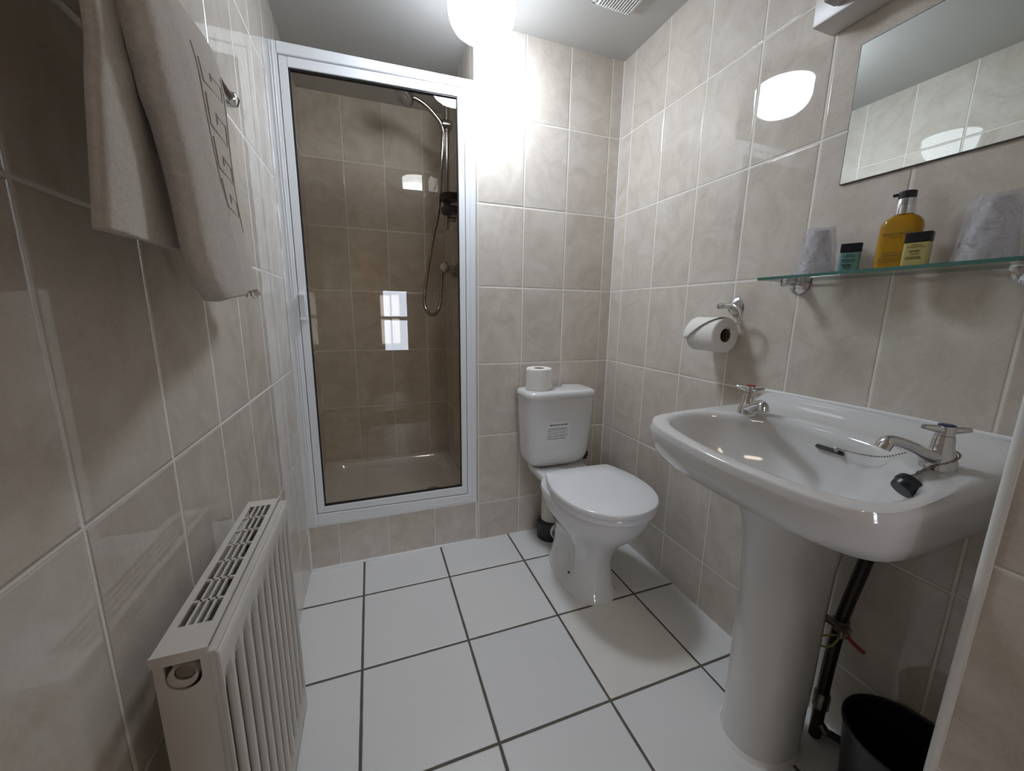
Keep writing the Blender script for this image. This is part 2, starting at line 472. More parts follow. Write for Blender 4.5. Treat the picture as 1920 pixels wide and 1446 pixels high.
# ------------------------------------------------------------------ ceiling lamp
# glow graded by height: bright bottom, sides dimmed to spare wall and ceiling
N = NT('opal_glass_lit')
N.b.inputs['Base Color'].default_value = (.8, .8, .8, 1); N.b.inputs['Roughness'].default_value = .2
N.b.inputs['Emission Color'].default_value = (.885, .965, 1.08, 1)
_sp = N.node('ShaderNodeSeparateXYZ'); N.put(_sp.inputs[0], N.node('ShaderNodeNewGeometry').outputs['Position'])
N.put(N.b.inputs['Emission Strength'], N.smooth(_sp.outputs[2], 1.985, 2.065, GLOBE*1.55, GLOBE*.42))
M_OPAL = N.m
L = thing('ceiling_lamp', 'glowing white opal globe lamp fixed to the ceiling near the shower', 'ceiling lamp', (-.7055, -.211, ZC))
prof = [(.0, 1.979), (.03, 1.9797), (.055, 1.983), (.075, 1.990), (.092, 2.003), (.104, 2.021), (.110, 2.042), (.112, 2.065), (.112, 2.100), (.106, 2.104)]
obj('globe', Lathe(prof, (-.7055, -.211, 0), seg=48, cap1=True), M_OPAL, L)
obj('base', Lathe([(.100, 2.104), (.1145, 2.097), (.1165, 2.100), (.1165, ZC)], (-.7055, -.211, 0), seg=48), M_VENT, L)  # deep collar added out of view to shade the ceiling

# ------------------------------------------------------------------ extractor vent
V = thing('extractor_vent', 'white slatted extractor grille set in the ceiling above the toilet corner', 'vent', (-.235, -.35, ZC))
vx0, vx1, vy0, vy1 = -.317, -.157, -.41, -.245
bm = bmesh.new(); zt, zb = ZC, ZC-.012
for a in ((vx0, vx1, vy1-.008, vy1), (vx0, vx1, vy0, vy0+.012), (vx0, vx0+.014, vy0, vy1), (vx1-.012, vx1, vy0, vy1)): box(bm, a[0], a[1], a[2], a[3], zb, zt, .002)
obj('vent_frame', bm, M_VENT, V)
for k in range(13):
    x = vx0+.022+k*.0104
    obj('slat', Box(x-.0026, x+.0026, vy0+.010, vy1-.004, zb-.006, zt-.0015, .0012, 1), M_VENT, V)
obj('backing', Box(vx0+.004, vx1-.004, vy0+.004, vy1-.004, zt-.0012, zt-.0002), M_DARK, V)

# ------------------------------------------------------------------ shower enclosure
D = thing('shower_door', 'white framed shower door with bronze tinted glass', 'shower door', (-1.03, 0, .205))
y0, y1 = -.008, .026
bm = bmesh.new()
prism(bm, [(-1.3865, .208), (-1.3485, .208), (-1.3485, 1.945), (-1.3865, 1.943)], y0, y1)
prism(bm, [(-.7175, .208), (-.6805, .208), (-.6805, 1.956), (-.7175, 1.955)], y0, y1)
prism(bm, [(-1.3485, 1.9085), (-.7175, 1.9265), (-.7175, 1.955), (-1.3485, 1.945)], y0, y1)
prism(bm, [(-1.3485, .208), (-.7175, .208), (-.7175, .2455), (-1.3485, .2545)], y0, y1)
bmesh.ops.bevel(bm, geom=[e for e in bm.edges], offset=.002, segments=2, affect='EDGES')
# raised ribs on the profiles
for x in (-1.368, -1.360, -.7005, -.6935):
    box(bm, x-.0012, x+.0012, y0-.002, y0+.002, .215, 1.94, .0006, 1)
obj('outer_frame', bm, M_FRAME, D)
y0, y1 = -.005, .020
bm = bmesh.new()
prism(bm, [(-1.3460, .2575), (-1.3195, .2575), (-1.3195, 1.9060), (-1.3460, 1.9060)], y0, y1)
prism(bm, [(-.7440, .2490), (-.7195, .2490), (-.7195, 1.9240), (-.7440, 1.9235)], y0, y1)
prism(bm, [(-1.3195, 1.8755), (-.7440, 1.8915), (-.7440, 1.9233), (-1.3195, 1.9066)], y0, y1)
prism(bm, [(-1.3195, .2572), (-.7440, .2492), (-.7440, .2855), (-1.3195, .2832)], y0, y1)
bmesh.ops.bevel(bm, geom=[e for e in bm.edges], offset=.0015, segments=2, affect='EDGES')
leaf = obj('door_leaf', bm, M_FRAME, D)
bm = bmesh.new()
prism(bm, [(-1.3200, .283), (-1.3150, .283), (-1.3150, 1.876), (-1.3200, 1.876)], .0, .018)
prism(bm, [(-.7470, .285), (-.7435, .285), (-.7435, 1.892), (-.7470, 1.892)], .0, .018)
prism(bm, [(-1.3195, 1.8715), (-.7440, 1.8875), (-.7440, 1.892), (-1.3195, 1.876)], .0, .018)
prism(bm, [(-1.3195, .2830), (-.7440, .2850), (-.7440, .2885), (-1.3195, .2870)], .0, .018)
obj('gasket', bm, M_GASKET, D)
obj('pane', Box(-1.3195, -.744, .007, .012, .28, 1.892), M_DOOR, D, label='bronze tinted glass pane', smooth=None)
bm = bmesh.new()
prism(bm, [(-1.345, 1.040), (-1.323, 1.040), (-1.323, 1.138), (-1.345, 1.138)], -.010, -.004)
box(bm, -1.345, -1.3235, -.026, -.008, 1.1265, 1.138, .002); box(bm, -1.345, -1.3235, -.026, -.008, 1.040, 1.0515, .002)
box(bm, -1.3275, -1.3225, -.026, -.008, 1.040, 1.138, .002)
obj('pull_handle', bm, M_FRAME, D)

TR = thing('shower_tray', 'shallow white shower tray behind the tinted glass door', 'shower tray', (-1.03, .41, 0))
bm = bmesh.new()
def rr(x0, x1, ya, yb, r, z, n=6):
    out = []
    for (cx, cy, a0) in ((x1-r, yb-r, 0), (x0+r, yb-r, 90), (x0+r, ya+r, 180), (x1-r, ya+r, 270)):
        for k in range(n+1):
            a = math.radians(a0+90*k/n); out.append((cx+r*math.cos(a), cy+r*math.sin(a), z))
    return out
A = (XL+.001, -.673, .071, .749)
loft(bm, [rr(A[0], A[1], A[2], A[3], .004, .0), rr(A[0], A[1], A[2], A[3], .004, .196), rr(A[0]+.045, A[1]-.045, A[2]+.02, A[3]-.05, .05, .196),
          rr(A[0]+.055, A[1]-.055, A[2]+.03, A[3]-.06, .05, .186), rr(A[0]+.075, A[1]-.075, A[2]+.05, A[3]-.08, .05, .150), rr(A[0]+.12, A[1]-.12, A[2]+.09, A[3]-.12, .05, .146)])
obj('basin', bm, M_CERAMIC, TR)
obj('drain', Lathe([(.040, .147), (.040, .152), (.030, .1535), (.012, .1525), (0, .1525)], (-.835, .285, 0), seg=28), M_DIFF, TR, label='dark round drain cover')

# riser rail with clamps
R = thing('shower_rail', 'chrome riser rail on the tiled wall inside the shower', 'shower rail', (-.712, .4, 1.48))
RX = -.714
obj('pole', Tube([(RX-.004, .4, 1.485), (RX+.004, .4, 2.10)],   .0115, 16, smoothn=0), M_CHROMED, R)
obj('bracket', Tube([(RX+.003, .4, 2.075), (-.6725, .4, 2.075)], .013, 16, smoothn=0), M_CHROMED, R)
obj('bracket', Tube([(RX-.001, .4, 1.535), (-.6725, .4, 1.535)], .013, 16, smoothn=0), M_CHROMED, R)
bm = bmesh.new(); lathe(bm, [(.012, -.026), (.021, -.020), (.0235, 0), (.021, .022), (.010, .028)], (RX+.002, .4, 1.958), (1, 0, 0), 24)
lathe(bm, [(.014, -.030), (.014, .030)], (RX+.002, .4, 1.955), (0, 0, 1), 20)
obj('slider', bm, M_CHROMED, R)
SD = thing('soap_dish', 'dark smoked soap dish clamped on the shower rail', 'soap dish', (-.71, .4, 1.56))
bm = bmesh.new()
loft(bm, [sring(-.708, .392, .034, .070, .03, 1.612, 3, 32), sring(-.708, .392, .048, .090, .035, 1.634, 3, 32), sring(-.708, .392, .046, .087, .033, 1.637, 3, 32), sring(-.708, .392, .030, .055, .026, 1.616, 3, 32)])
obj('dish', bm, M_RUBBER, SD)
bm = bmesh.new(); lathe(bm, [(.018, 1.55), (.020, 1.556), (.020, 1.580), (.018, 1.612)], (RX, .4, 0), seg=24)
loft(bm, [sring(-.706, .394, .034, .055, .03, 1.556, 3, 32), sring(-.706, .394, .040, .060, .03, 1.562, 3, 32), sring(-.706, .394, .040, .060, .03, 1.582, 3, 32), sring(-.706, .394, .034, .055, .03, 1.588, 3, 32)])
obj('clamp', bm, M_RUBBER, SD)

H = thing('hand_shower', 'chrome hand shower with flexible hose hooked on the riser rail', 'hand shower', (-.75, .4, 1.95))
bm = bmesh.new()
hp = [(-.878, .392, 2.046), (-.845, .393, 2.040), (-.806, .395, 2.022), (-.770, .397, 1.994), (-.740, .398, 1.962), (-.728, .399, 1.928)]
tube(bm, hp, .011, 16, radii=(.012, .0105)); obj('handle', bm, M_CHROMED, H)
ax = Vector((-.50, -.35, -.79)).normalized(); cc = Vector((-.900, .385, 2.045))
obj('spray_head', Lathe([(.008, -.030), (.022, -.026), (.037, -.010), (.043, .006), (.043, .015), (.038, .018)], cc, ax, 32), M_CHROMED, H)
obj('spray_face', Lathe([(.036, .0178), (.034, .0200), (.014, .0205), (.013, .0225), (0, .0225)], cc, ax, 32), M_DIFF, H)
hs = [(-.728, .399, 1.930), (-.738, .399, 1.80), (-.746, .4, 1.681), (-.761, .395, 1.557), (-.785, .395, 1.455), (-.811, .4, 1.326), (-.834, .4, 1.195), (-.839, .4, 1.116), (-.822, .4, 1.072), (-.792, .4, 1.063), (-.765, .4, 1.104), (-.754, .4, 1.185), (-.748, .4, 1.262)]
obj('hose', Tube(hs, .0090, 12, smoothn=22, ribs=.0006), M_CHROMED, H)

X = thing('shower_mixer', 'chrome shower mixer valve on the wall beneath the rail', 'shower mixer', (-.70, .4, 1.29))
obj('body', Lathe([(.034, 0), (.034, .008), (.020, .012), (.020, .05), (.024, .055), (.024, .07), (.010, .075), (0, .075)], (-.6722, .4, 1.292), (-1, 0, 0), 28), M_CHROMED, X)
bm = bmesh.new(); lathe(bm, [(.022, 0), (.025, .004), (.025, .022), (.018, .028), (0, .029)], (-.735, .385, 1.295), (-.35, -.9, .15), 28)
obj('knob', bm, M_CHROMED, X)
obj('outlet', Tube([(-.748, .4, 1.292), (-.748, .4, 1.256)], .011, 16, smoothn=0), M_CHROMED, X)
obj('inlet', Tube([(-.700, .4, 1.292), (-.690, .4, 1.262), (-.673, .4, 1.250)], .012, 14), M_CHROMED, X)

# ------------------------------------------------------------------ toilet
TX = -.328
T = thing('toilet', 'white close coupled toilet with closed lid in the back corner', 'toilet', (TX, -.40, 0))
bm = bmesh.new()
def pr(z, rx, f, b, n=2.4, cx=TX, cy=-.40): return sring(cx, cy, rx, abs(f)-.40, .40-abs(b), z, n, 56)
loft(bm, [pr(0, .101, .562, .19, 2.6), pr(.012, .101, .562, .19, 2.6), pr(.022, .096, .553, .195, 2.6), pr(.045, .092, .545, .20, 2.5), pr(.07, .090, .540, .205, 2.5), pr(.10, .088, .535, .21, 2.4), pr(.13, .087, .532, .215, 2.4), pr(.16, .089, .538, .218, 2.4),
          pr(.19, .094, .552, .222, 2.3), pr(.245, .115, .588, .225, 2.2), pr(.295, .143, .640, .225, 2.2), pr(.335, .163, .675, .225, 2.2), pr(.372, .175, .695, .225, 2.2),
          pr(.398, .179, .703, .215, 2.2), pr(.406, .176, .700, .22, 2.2)])
loft(bm, [rr(TX-.10, TX+.10, -.35, -.07, .04, .345), rr(TX-.112, TX+.112, -.36, -.06, .05, .355), rr(TX-.118, TX+.125, -.37, -.05, .035, .372),
          rr(TX-.120, TX+.128, -.38, -.045, .03, .390), rr(TX-.114, TX+.122, -.38, -.05, .03, .3960)])
for v in bm.verts:                      # hollow beside the trap on both flanks
    if .02 < v.co.z < .30 and v.co.y > -.50:
        fy = math.exp(-((v.co.y+.395)/.060)**2); fz = min(1, (v.co.z-.02)/.05)*min(1, (.30-v.co.z)/.10)
        d = v.co.x-TX
        v.co.x -= math.copysign(min(.034*fy*fz, abs(d)*.6), d)
pan = obj('pan', bm, M_CERAMIC, T, smooth=60)
# side recess with fixing hole, outlet spigot
obj('fixing_hole', Lathe([(.0045, 0), (.0045, .004), (0, .004)], (TX-.0885, -.445, .075), (-1, -.15, .05), 14), M_BLACK, T, label='black screw hole')
bm = bmesh.new(); bm2 = None
lathe(bm, [(.028, .010), (.034, .0), (.040, .0), (.040, -.05), (.03, -.06)], (-.322, -.165, .062), (-.62, -.78, .05), 28, cap0=False)
obj('outlet', bm, M_SOIL, T)
obj('outlet_seal', Lathe([(0, .001), (.026, .002), (.030, .006)], (-.322, -.165, .062), (-.62, -.78, .05), 28, cap0=False, cap1=False), simple('blue_grey_seal', (.20, .25, .33), .4), T, label='blue grey seal')
# seat and lid
lidp = [(-.125, -.312), (-.150, -.330), (-.172, -.40), (-.1835, -.47), (-.176, -.56), (-.145, -.635), (-.085, -.692), (0, -.713), (.085, -.692), (.145, -.635), (.176, -.56), (.1835, -.47), (.172, -.40), (.150, -.330), (.125, -.312), (0, -.308)]
lid2 = [Vector((p.x, p.y, 0)) for p in crom([(x, y, 0) for x, y in lidp], 5, True)]
def lring(s, z, off=0.0):
    return [(TX+.002+p.x*s, -.50+(p.y+.50)*s, z) for p in lid2]
obj('seat', Loft([lring(.94, .4068), lring(.975, .408), lring(.985, .414), lring(.985, .422), lring(.975, .4265), lring(.8, .4265)]), M_SEAT, T, smooth=50)
obj('lid', Loft([lring(.93, .4275), lring(.985, .4285), lring(1.0, .434), lring(1.0, .4415), lring(.992, .4465), lring(.975, .4485), lring(.6, .4498), lring(.2, .4502)]), M_SEAT, T, smooth=50)
for s in (-.075, .075): obj('hinge', Tube([(TX+s-.02, -.300, .428), (TX+s+.02, -.300, .428)], .012, 14, smoothn=0), M_SEAT, T)
# cistern, turned a little on the wall
CX = -.331
ROT = Matrix.Identity(4)
def cr(hw, f, z, n=5.5, b=-.028): return sring(CX, -.09, hw, -.09-f, b+.09, z, n, 56)
bm = Loft([cr(.095, -.135, .3965, 3), cr(.115, -.150, .3975, 3.5), cr(.130, -.161, .404, 4), cr(.142, -.170, .422, 5), cr(.148, -.176, .445), cr(.153, -.181, .50), cr(.159, -.187, .58), cr(.163, -.190, .66), cr(.1645, -.191, .717)])
cis = obj('cistern', bm, M_CERAMIC, T, smooth=60, xf=ROT)
bm = Loft([cr(.162, -.190, .7165, 5, -.022), cr(.1685, -.197, .718, 5, -.022), cr(.1705, -.200, .724, 5, -.022), cr(.1705, -.200, .733, 5, -.022), cr(.167, -.197, .742, 5, -.024), cr(.160, -.190, .7470, 4.8, -.028), cr(.147, -.176, .7490, 4.6, -.035), cr(.08, -.13, .7500, 4, -.05)])
obj('cistern_lid', bm, M_CERAMIC, cis, smooth=60, xf=ROT)
obj('flush_button', Lathe([(.024, .7490), (.024, .7550), (.020, .758), (.015, .7592), (0, .7596)], (CX+.015, -.085, 0), seg=28), M_CHROME, cis, label='chrome dual flush button', xf=ROT)
obj('inlet_valve', Lathe([(.014, .40), (.014, .408), (.018, .412), (.018, .432), (.012, .436)], (CX+.157, -.115, 0), seg=8), M_BLACK, cis, label='black inlet nut', xf=ROT)
# notice sticker
st = Box(-.409, -.299, -.1925, -.1910, .529, .613)
for v in st.verts: v.co.y += (.60-v.co.z)*.055+.0035
STX = Matrix.Translation((0, 0, 0))
sk = obj('sticker', st, M_LABEL, cis, label='white printed notice label', smooth=None, xf=ROT)
fm = frame_mat((-.354, -.18975, .600), (1, 0, 0), (0, .05, 1))
bm = text_mesh('IMPORTANT NOTICE', .0088, fm, 'x', M_INK, sk, .0002)
random.seed(11)
for r, (z, xa, xb, h) in enumerate(((.583, -.402, -.312, .0026), (.574, -.407, -.303, .0018), (.565, -.402, -.309, .0018), (.556, -.402, -.309, .0018), (.547, -.406, -.305, .0024), (.537, -.402, -.314, .0028))):
    x = xa
    while x < xb-.004:
        wd = random.choice((.004, .007, .010, .013)); x2 = min(x+wd, xb)
        yy = -.1925+(.60-z)*.055+.0035
        box(bm, x, x2, yy-.0004, yy+.0004, z-h/2, z+h/2); x = x2+.0018
obj('small_print', bm, M_INK, sk, smooth=None, xf=ROT)

SP = thing('soil_pipe', 'fat white soil pipe with black collar behind the toilet', 'pipe', (-.315, -.075, 0))
obj('pipe', Lathe([(.050, .05), (.050, .28), (.047, .310), (.035, .330), (0, .335)], (-.318, -.075, 0), seg=32), M_SOIL, SP)
obj('collar', Lathe([(.068, 0), (.068, .075), (.062, .08), (.056, .092), (.050, .092)], (-.318, -.075, 0), seg=32), M_BLACK, SP, label='black rubber collar')

# toilet roll standing on the cistern
def roll_profile(ro, ri, h): return [(ri, 0), (ri+.001, -.0005), (ro-.003, -.0005), (ro, .003), (ro, h-.003), (ro-.003, h), (ri+.001, h), (ri, h-.001), (ri, 0)]
P = thing('toilet_roll', 'white toilet roll standing on the cistern lid', 'toilet roll', (-.4225, -.115, .748), 'toilet rolls')
obj('paper', Lathe(roll_profile(.055, .0235, .094), (-.4225, -.115, .7494), seg=48, cap0=False, cap1=False), M_PAPER, P)
obj('core', Lathe([(.0233, .002), (.0233, .092)], (-.4225, -.115, .7494), seg=32, cap0=False, cap1=False), M_CARD, P)
bm = bmesh.new()
def cyl_sheet(c, axisf, ro, th, pts):
    """patch on a cylinder, pts is a list of rows [(angle, h), ...]"""
    pass
def zc(a, h, r=.0562): return (-.4225+r*math.cos(a), -.115+r*math.sin(a), .7494+h)
rows = []
for k in range(13):
    t = k/12; h = .092*(1-t)
    edge = math.radians(-118+50*(t/.55 if t < .55 else (1-t)/.45*.65+.35))
    rows.append([zc(edge+(math.radians(-190)-edge)*j/14, h+.001) for j in range(15)])
loft(bm, rows, closed_ring=False, cap0=False, cap1=False)
sh = obj('loose_sheet', bm, M_PAPER, P)
m = sh.modifiers.new('thickness', 'SOLIDIFY'); m.thickness = .0014; m.offset = -1

# ------------------------------------------------------------------ toilet roll holder and roll
HD = thing('roll_holder', 'chrome open arm toilet roll holder on the tiled wall', 'roll holder', (-.002, -.698, 1.10))
hy, hz = -.698, 1.108
obj('flange', Lathe([(.027, 0), (.027, .004), (.0235, .006), (.0235, .009), (.020, .011), (.020, .013), (.012, .018), (.008, .022), (.008, .056), (.006, .058)], (-.0005, hy, hz), (-1, 0, 0), 36), M_CHROME, HD)
obj('knob', Lathe([(.006, 0), (.010, .004), (.0115, .010), (.009, .017), (0, .020)], (-.056, hy, hz), (-1, 0, 0), 24), M_CHROME, HD)
obj('arm', Tube([(-.056, -.694, 1.108), (-.056, -.712, 1.110), (-.056, -.740, 1.109), (-.057, -.763, 1.094), (-.059, -.768, 1.070), (-.061, -.757, 1.048), (-.062, -.735, 1.038), (-.062, -.700, 1.038), (-.062, -.63, 1.038)], .0042, 12, smoothn=10), M_CHROME, HD)
Q = thing('toilet_roll', 'part used toilet roll hanging on the chrome wall holder', 'toilet roll', (-.062, -.68, 1.018), 'toilet rolls')
rc = (-.062, -.617, 1.018)
obj('paper', Lathe(roll_profile(.0545, .0215, .110), rc, (0, -1, 0), 56, cap0=False, cap1=False), M_PAPER, Q)
obj('core', Lathe([(.0213, .002), (.0213, .108)], rc, (0, -1, 0), 32, cap0=False, cap1=False), M_CARD, Q)
rows = []
for k in range(15):
    t = k/14; y = rc[1]+.001-.108*t
    # sheet wraps over the top and ends in a slanted free edge on the room side
    a0 = 60; a1 = 205-95*t if t > .12 else 194
    row = []
    for j in range(17):
        a = math.radians(a0+(a1-a0)*j/16); r = .0553+.006*max(0, (j/16-.55)/.45)**1.3
        row.append((rc[0]+r*math.cos(a), y, rc[2]+r*math.sin(a)))
    rows.append(row)
bm = Loft(rows, closed_ring=False, cap0=False, cap1=False)
sh = obj('loose_sheet', bm, M_PAPER, Q); m = sh.modifiers.new('thickness', 'SOLIDIFY'); m.thickness = .0012; m.offset = -1

# ------------------------------------------------------------------ washbasin
BY = -1.090
B = thing('washbasin', 'white pedestal washbasin with chrome taps on the right wall', 'washbasin', (-.2, BY, 0))
half = [(0, -.479), (.07, -.477), (.14, -.469), (.195, -.457), (.232, -.440), (.254, -.410), (.2615, -.36), (.2615, -.22), (.2615, -.10), (.261, -.02), (.257, -.0015), (.20, -.0015), (.10, -.0015), (0, -.0015)]
def closed(h): return [(x, BY+d) for d, x in h]+[(x, BY-d) for d, x in h[-2:0:-1]]
def dens(pl, n=10):
    out = []
    for i in range(len(pl)):
        a, b = pl[i], pl[(i+1) % len(pl)]
        for k in range(n): out.append((a[0]+(b[0]-a[0])*k/n, a[1]+(b[1]-a[1])*k/n))
    return out
OUT = dens(closed(half)); 
inh = [(0, -.440), (.07, -.437), (.13, -.428), (.18, -.413), (.218, -.388), (.234, -.340), (.231, -.285), (.208, -.240), (.17, -.205), (.14, -.170), (.11, -.142), (.06, -.130), (0, -.128)]
INN = [(p.x, p.y) for p in crom([(x, y, 0) for x, y in closed(inh)], 8, True)]
CEN = (-.255, BY); NB = 96
def polar(poly, c, n=NB):
    """distance from c to the outline for n directions"""
    out = []
    for k in range(n):
        a = 2*PI*k/n; dx, dy = math.cos(a), math.sin(a); best = .0
        for i in range(len(poly)):
            ax_, ay_ = poly[i][0]-c[0], poly[i][1]-c[1]; bx_, by_ = poly[(i+1) % len(poly)][0]-c[0], poly[(i+1) % len(poly)][1]-c[1]
            ex, ey = bx_-ax_, by_-ay_; den = dx*ey-dy*ex
            if abs(den) < 1e-12: continue
            t = (ax_*ey-ay_*ex)/den; u = (ax_*dy-ay_*dx)/den
            if t > 0 and -1e-9 <= u <= 1+1e-9: best = max(best, t)
        out.append(best)
    for _ in range(1): out = [(out[k-1]+2*out[k]+out[(k+1) % n])/4 for k in range(n)]
    return out
RO, RI = polar(OUT, CEN), polar(INN, CEN)
def lift(x):
    t = min(1, max(0, (x+.47)/.44)); s = .030*t
    e = min(1, max(0, (x+.05)/.045)); return s+.030*e*e*(3-2*e)
def tip(x, y):
    return .034*(y-BY)*min(1, max(0, -x/.40))
def pring(fo, fi, z, wl=1.0, inner=0.0, cmul=1.0):
    """ring between the inner (fi=1) and outer (fo=1) outline"""
    out = []
    for k in range(NB):
        a = 2*PI*k/NB; r = RI[k]*fi+RO[k]*fo
        x, y = CEN[0]+r*math.cos(a), CEN[1]+r*math.sin(a)
        x = min(x, -.0012)
        out.append((x, y, z+wl*lift(x)+tip(x, y)))
    return out
def bowl(s, z, cx):
    out = []
    for k in range(NB):
        a = 2*PI*k/NB; r = RI[k]*s
        out.append((cx+r*math.cos(a), CEN[1]+r*math.sin(a), z+tip(cx+r*math.cos(a), CEN[1]+r*math.sin(a))))
    return out
def under(sx, sy, z, n=0):
    out = []
    for k in range(NB):
        a = 2*PI*k/NB; x, y = CEN[0]+RO[k]*math.cos(a), CEN[1]+RO[k]*math.sin(a)
        out.append((min(x*sx, -.0012), BY+(y-BY)*sy, z+tip(x, y)*max(0, (sx-.7)/.3)))
    return out
ZR = .8025
rings = [bowl(.10, .668, -.25), bowl(.30, .669, -.25), bowl(.52, .675, -.255), bowl(.70, .692, -.262), bowl(.83, .725, -.262), bowl(.92, .765, -.258),
         pring(0, .965, ZR-.020, .8), pring(0, .985, ZR-.008, 1), pring(.06, .945, ZR-.001, 1), pring(.25, .755, ZR+.001, 1), pring(.5, .503, ZR+.0015, 1), pring(.80, .199, ZR+.001, 1), pring(.93, .064, ZR, 1),
         pring(.985, 0.0, ZR-.004, 1), pring(1.0, 0.0, ZR-.012, 1),
         under(1.0, 1.0, .785), under(.995, .995, .765), under(.975, .99, .742), under(.93, .965, .716), under(.85, .90, .695), under(.72, .72, .682), under(.58, .50, .670), under(.45, .30, .660)]
# a wash basin is higher at the back: give the side skirt the same lift
bm = Loft(rings)
obj('bowl', bm, M_CERAMIC, B, smooth=70)
# overflow slot
bm = bmesh.new()
OFX = Matrix.Translation((-.1400, BY-.014, .784)) @ Matrix.Rotation(math.radians(-62), 4, 'Y')
bmo = bmesh.new()
loft(bmo, [[(dx, dy, z) for dx, dy in [( .0045*math.sin(a)*1, (.024 if math.cos(a) > 0 else -.024)+.0045*math.cos(a)) for a in [2*PI*k/24 for k in range(24)]]] for z in (-.004, .0035)])
obj('overflow_slot', bmo, M_BLACK, B, label='black overflow slot', xf=OFX)
# pedestal
def pd(z, xf_, hw, n=2.15, xb=-.095): 
    c = -.190
    return [(c+((-c+xb) if math.cos(a) > 0 else (c-xf_))*sq(math.cos(a), n), BY+.006+hw*sq(math.sin(a), n), z) for a in [2*PI*k/48 for k in range(48)]]
bm = Loft([pd(0, -.290, .080), pd(.015, -.290, .080), pd(.03, -.287, .079), pd(.12, -.283, .080), pd(.25, -.281, .083), pd(.40, -.283, .083), pd(.52, -.290, .088), pd(.60, -.303, .098), pd(.66, -.325, .115), pd(.685, -.335, .125)])
obj('pedestal', bm, M_CERAMIC, B, smooth=60)
obj('sealant', Loft([pd(0, -.297, .087), pd(.004, -.295, .085), pd(.010, -.290, .080)]), M_SILICONE, B)
obj('wall_sealant', Tube([(-.003, BY+.256, .861), (-.003, BY, .863), (-.003, BY-.256, .861)], .0055, 10, smoothn=12), M_SILICONE, B)

def tap(tx, ty, tz, ang, spin, capm, nm):
    """pillar tap at (tx,ty); spout points along ang"""
    d = Vector((math.cos(ang), math.sin(ang), 0))
    t = obj(nm, Lathe([(.025, -.004), (.025, .003), (.0235, .012), (.020, .026), (.0165, .034), (.0155, .040), (.0145, .052), (.013, .058), (.010, .060)], (tx, ty, tz), seg=32), M_CHROME, B, label='chrome pillar tap')
    p0 = Vector((tx, ty, tz+.016)); bm = bmesh.new()
    P = crom([p0, p0+d*.03+Vector((0, 0, .008)), p0+d*.055+Vector((0, 0, .020)), p0+d*.082+Vector((0, 0, .029)), p0+d*.095+Vector((0, 0, .028)), p0+d*.102+Vector((0, 0, .016))], 6)
    n = len(P); rings = []
    side = Vector((-d.y, d.x, 0))
    for i, p in enumerate(P):
        tg = (P[min(i+1, n-1)]-P[max(i-1, 0)]).normalized(); up = tg.cross(side).normalized()*-1
        wv = .0185-.0075*min(1, i/(n*.6)); hv = .0135-.003*min(1, i/(n*.6))
        if i > n*.75: wv = .0125; hv = .0105
        rings.append([p+side*wv*math.cos(2*PI*k/16)+up*hv*math.sin(2*PI*k/16) for k in range(16)])
    loft(bm, rings); bmesh.ops.recalc_face_normals(bm, faces=bm.faces)
    obj('spout', bm, M_CHROME, t, smooth=50)
    bm = bmesh.new(); zc_ = tz+.068
    lathe(bm, [(.010, .058), (.0125, .060), (.0125, .074), (.010, .077)], (tx, ty, tz), seg=24)
    for k in range(2):
        e = Vector((math.cos(spin+k*PI), math.sin(spin+k*PI), 0)); c = Vector((tx, ty, zc_))
        loft(bm, [[c+e*r+Vector((-e.y, e.x, 0))*w_*math.cos(2*PI*j/12)+Vector((0, 0, h_*math.sin(2*PI*j/12)+.004*r/.04)) for j in range(12)] for r, w_, h_ in ((.004, .0105, .0075), (.015, .0095, .0068), (.027, .0075, .0052), (.032, .0055, .004))])
    bmesh.ops.recalc_face_normals(bm, faces=bm.faces)
    obj('bar_handle', bm, M_CHROME, t, smooth=50)
    obj('cap', Lathe([(.0115, .0765), (.0115, .0778), (.009, .0788), (0, .0790)], (tx, ty, tz), seg=24), capm, t, label='coloured cap')
    return t
tap(-.168, -.915, .8215, math.radians(236), math.radians(-65), M_RED, 'tap')
tap(-.170, -1.290, .8205, math.radians(158), math.radians(-38), M_BLUE, 'tap')

# plug on its chain, hung round the cold tap
PL = thing('basin_plug', 'black rubber plug on a chain hung round the cold tap', 'plug', (-.26, -1.27, .80))
pc = Vector((-.258, -1.291, .797)); pax = Vector((-.45, .15, -.35)).normalized()
obj('stopper', Lathe([(.0185, -.013), (.0205, -.010), (.0205, -.002), (.0185, 0), (.0175, .008), (.0165, .010), (0, .0105)], pc, pax, 28), M_RUBBER, PL)
def chain(pts, r, gap):
    bm = bmesh.new(); P = crom(pts, 30); acc = 0; last = P[0]
    bmesh.ops.create_uvsphere(bm, u_segments=8, v_segments=6, radius=r, matrix=Matrix.Translation(P[0]))
    for p in P[1:]:
        acc += (p-last).length; last = p
        if acc >= gap:
            acc = 0; bmesh.ops.create_uvsphere(bm, u_segments=8, v_segments=6, radius=r, matrix=Matrix.Translation(p))
    return bm
obj('ball_chain', chain([(-.150, -1.125, .795), (-.160, -1.17, .800), (-.170, -1.215, .812), (-.168, -1.255, .838), (-.149, -1.286, .852), (-.158, -1.309, .849), (-.181, -1.311, .840), (-.200, -1.298, .830)], .0017, .0040), M_BRASSDULL, PL)
bm = bmesh.new(); lk = crom([(-.200, -1.298, .830), (-.215, -1.293, .823), (-.232, -1.290, .816), (-.250, -1.290, .810)], 3)
for i, p in enumerate(lk[:-1]):
    dr = (lk[i+1]-p).normalized(); sd = dr.cross(Vector((0, 0, 1))).normalized() if i % 2 else dr.cross(Vector((0, 1, .2))).normalized()
    tube(bm, [p+dr*(.0052*math.cos(a))+sd*(.0030*math.sin(a)) for a in [2*PI*k/10 for k in range(11)]], .0008, 6, smoothn=0)
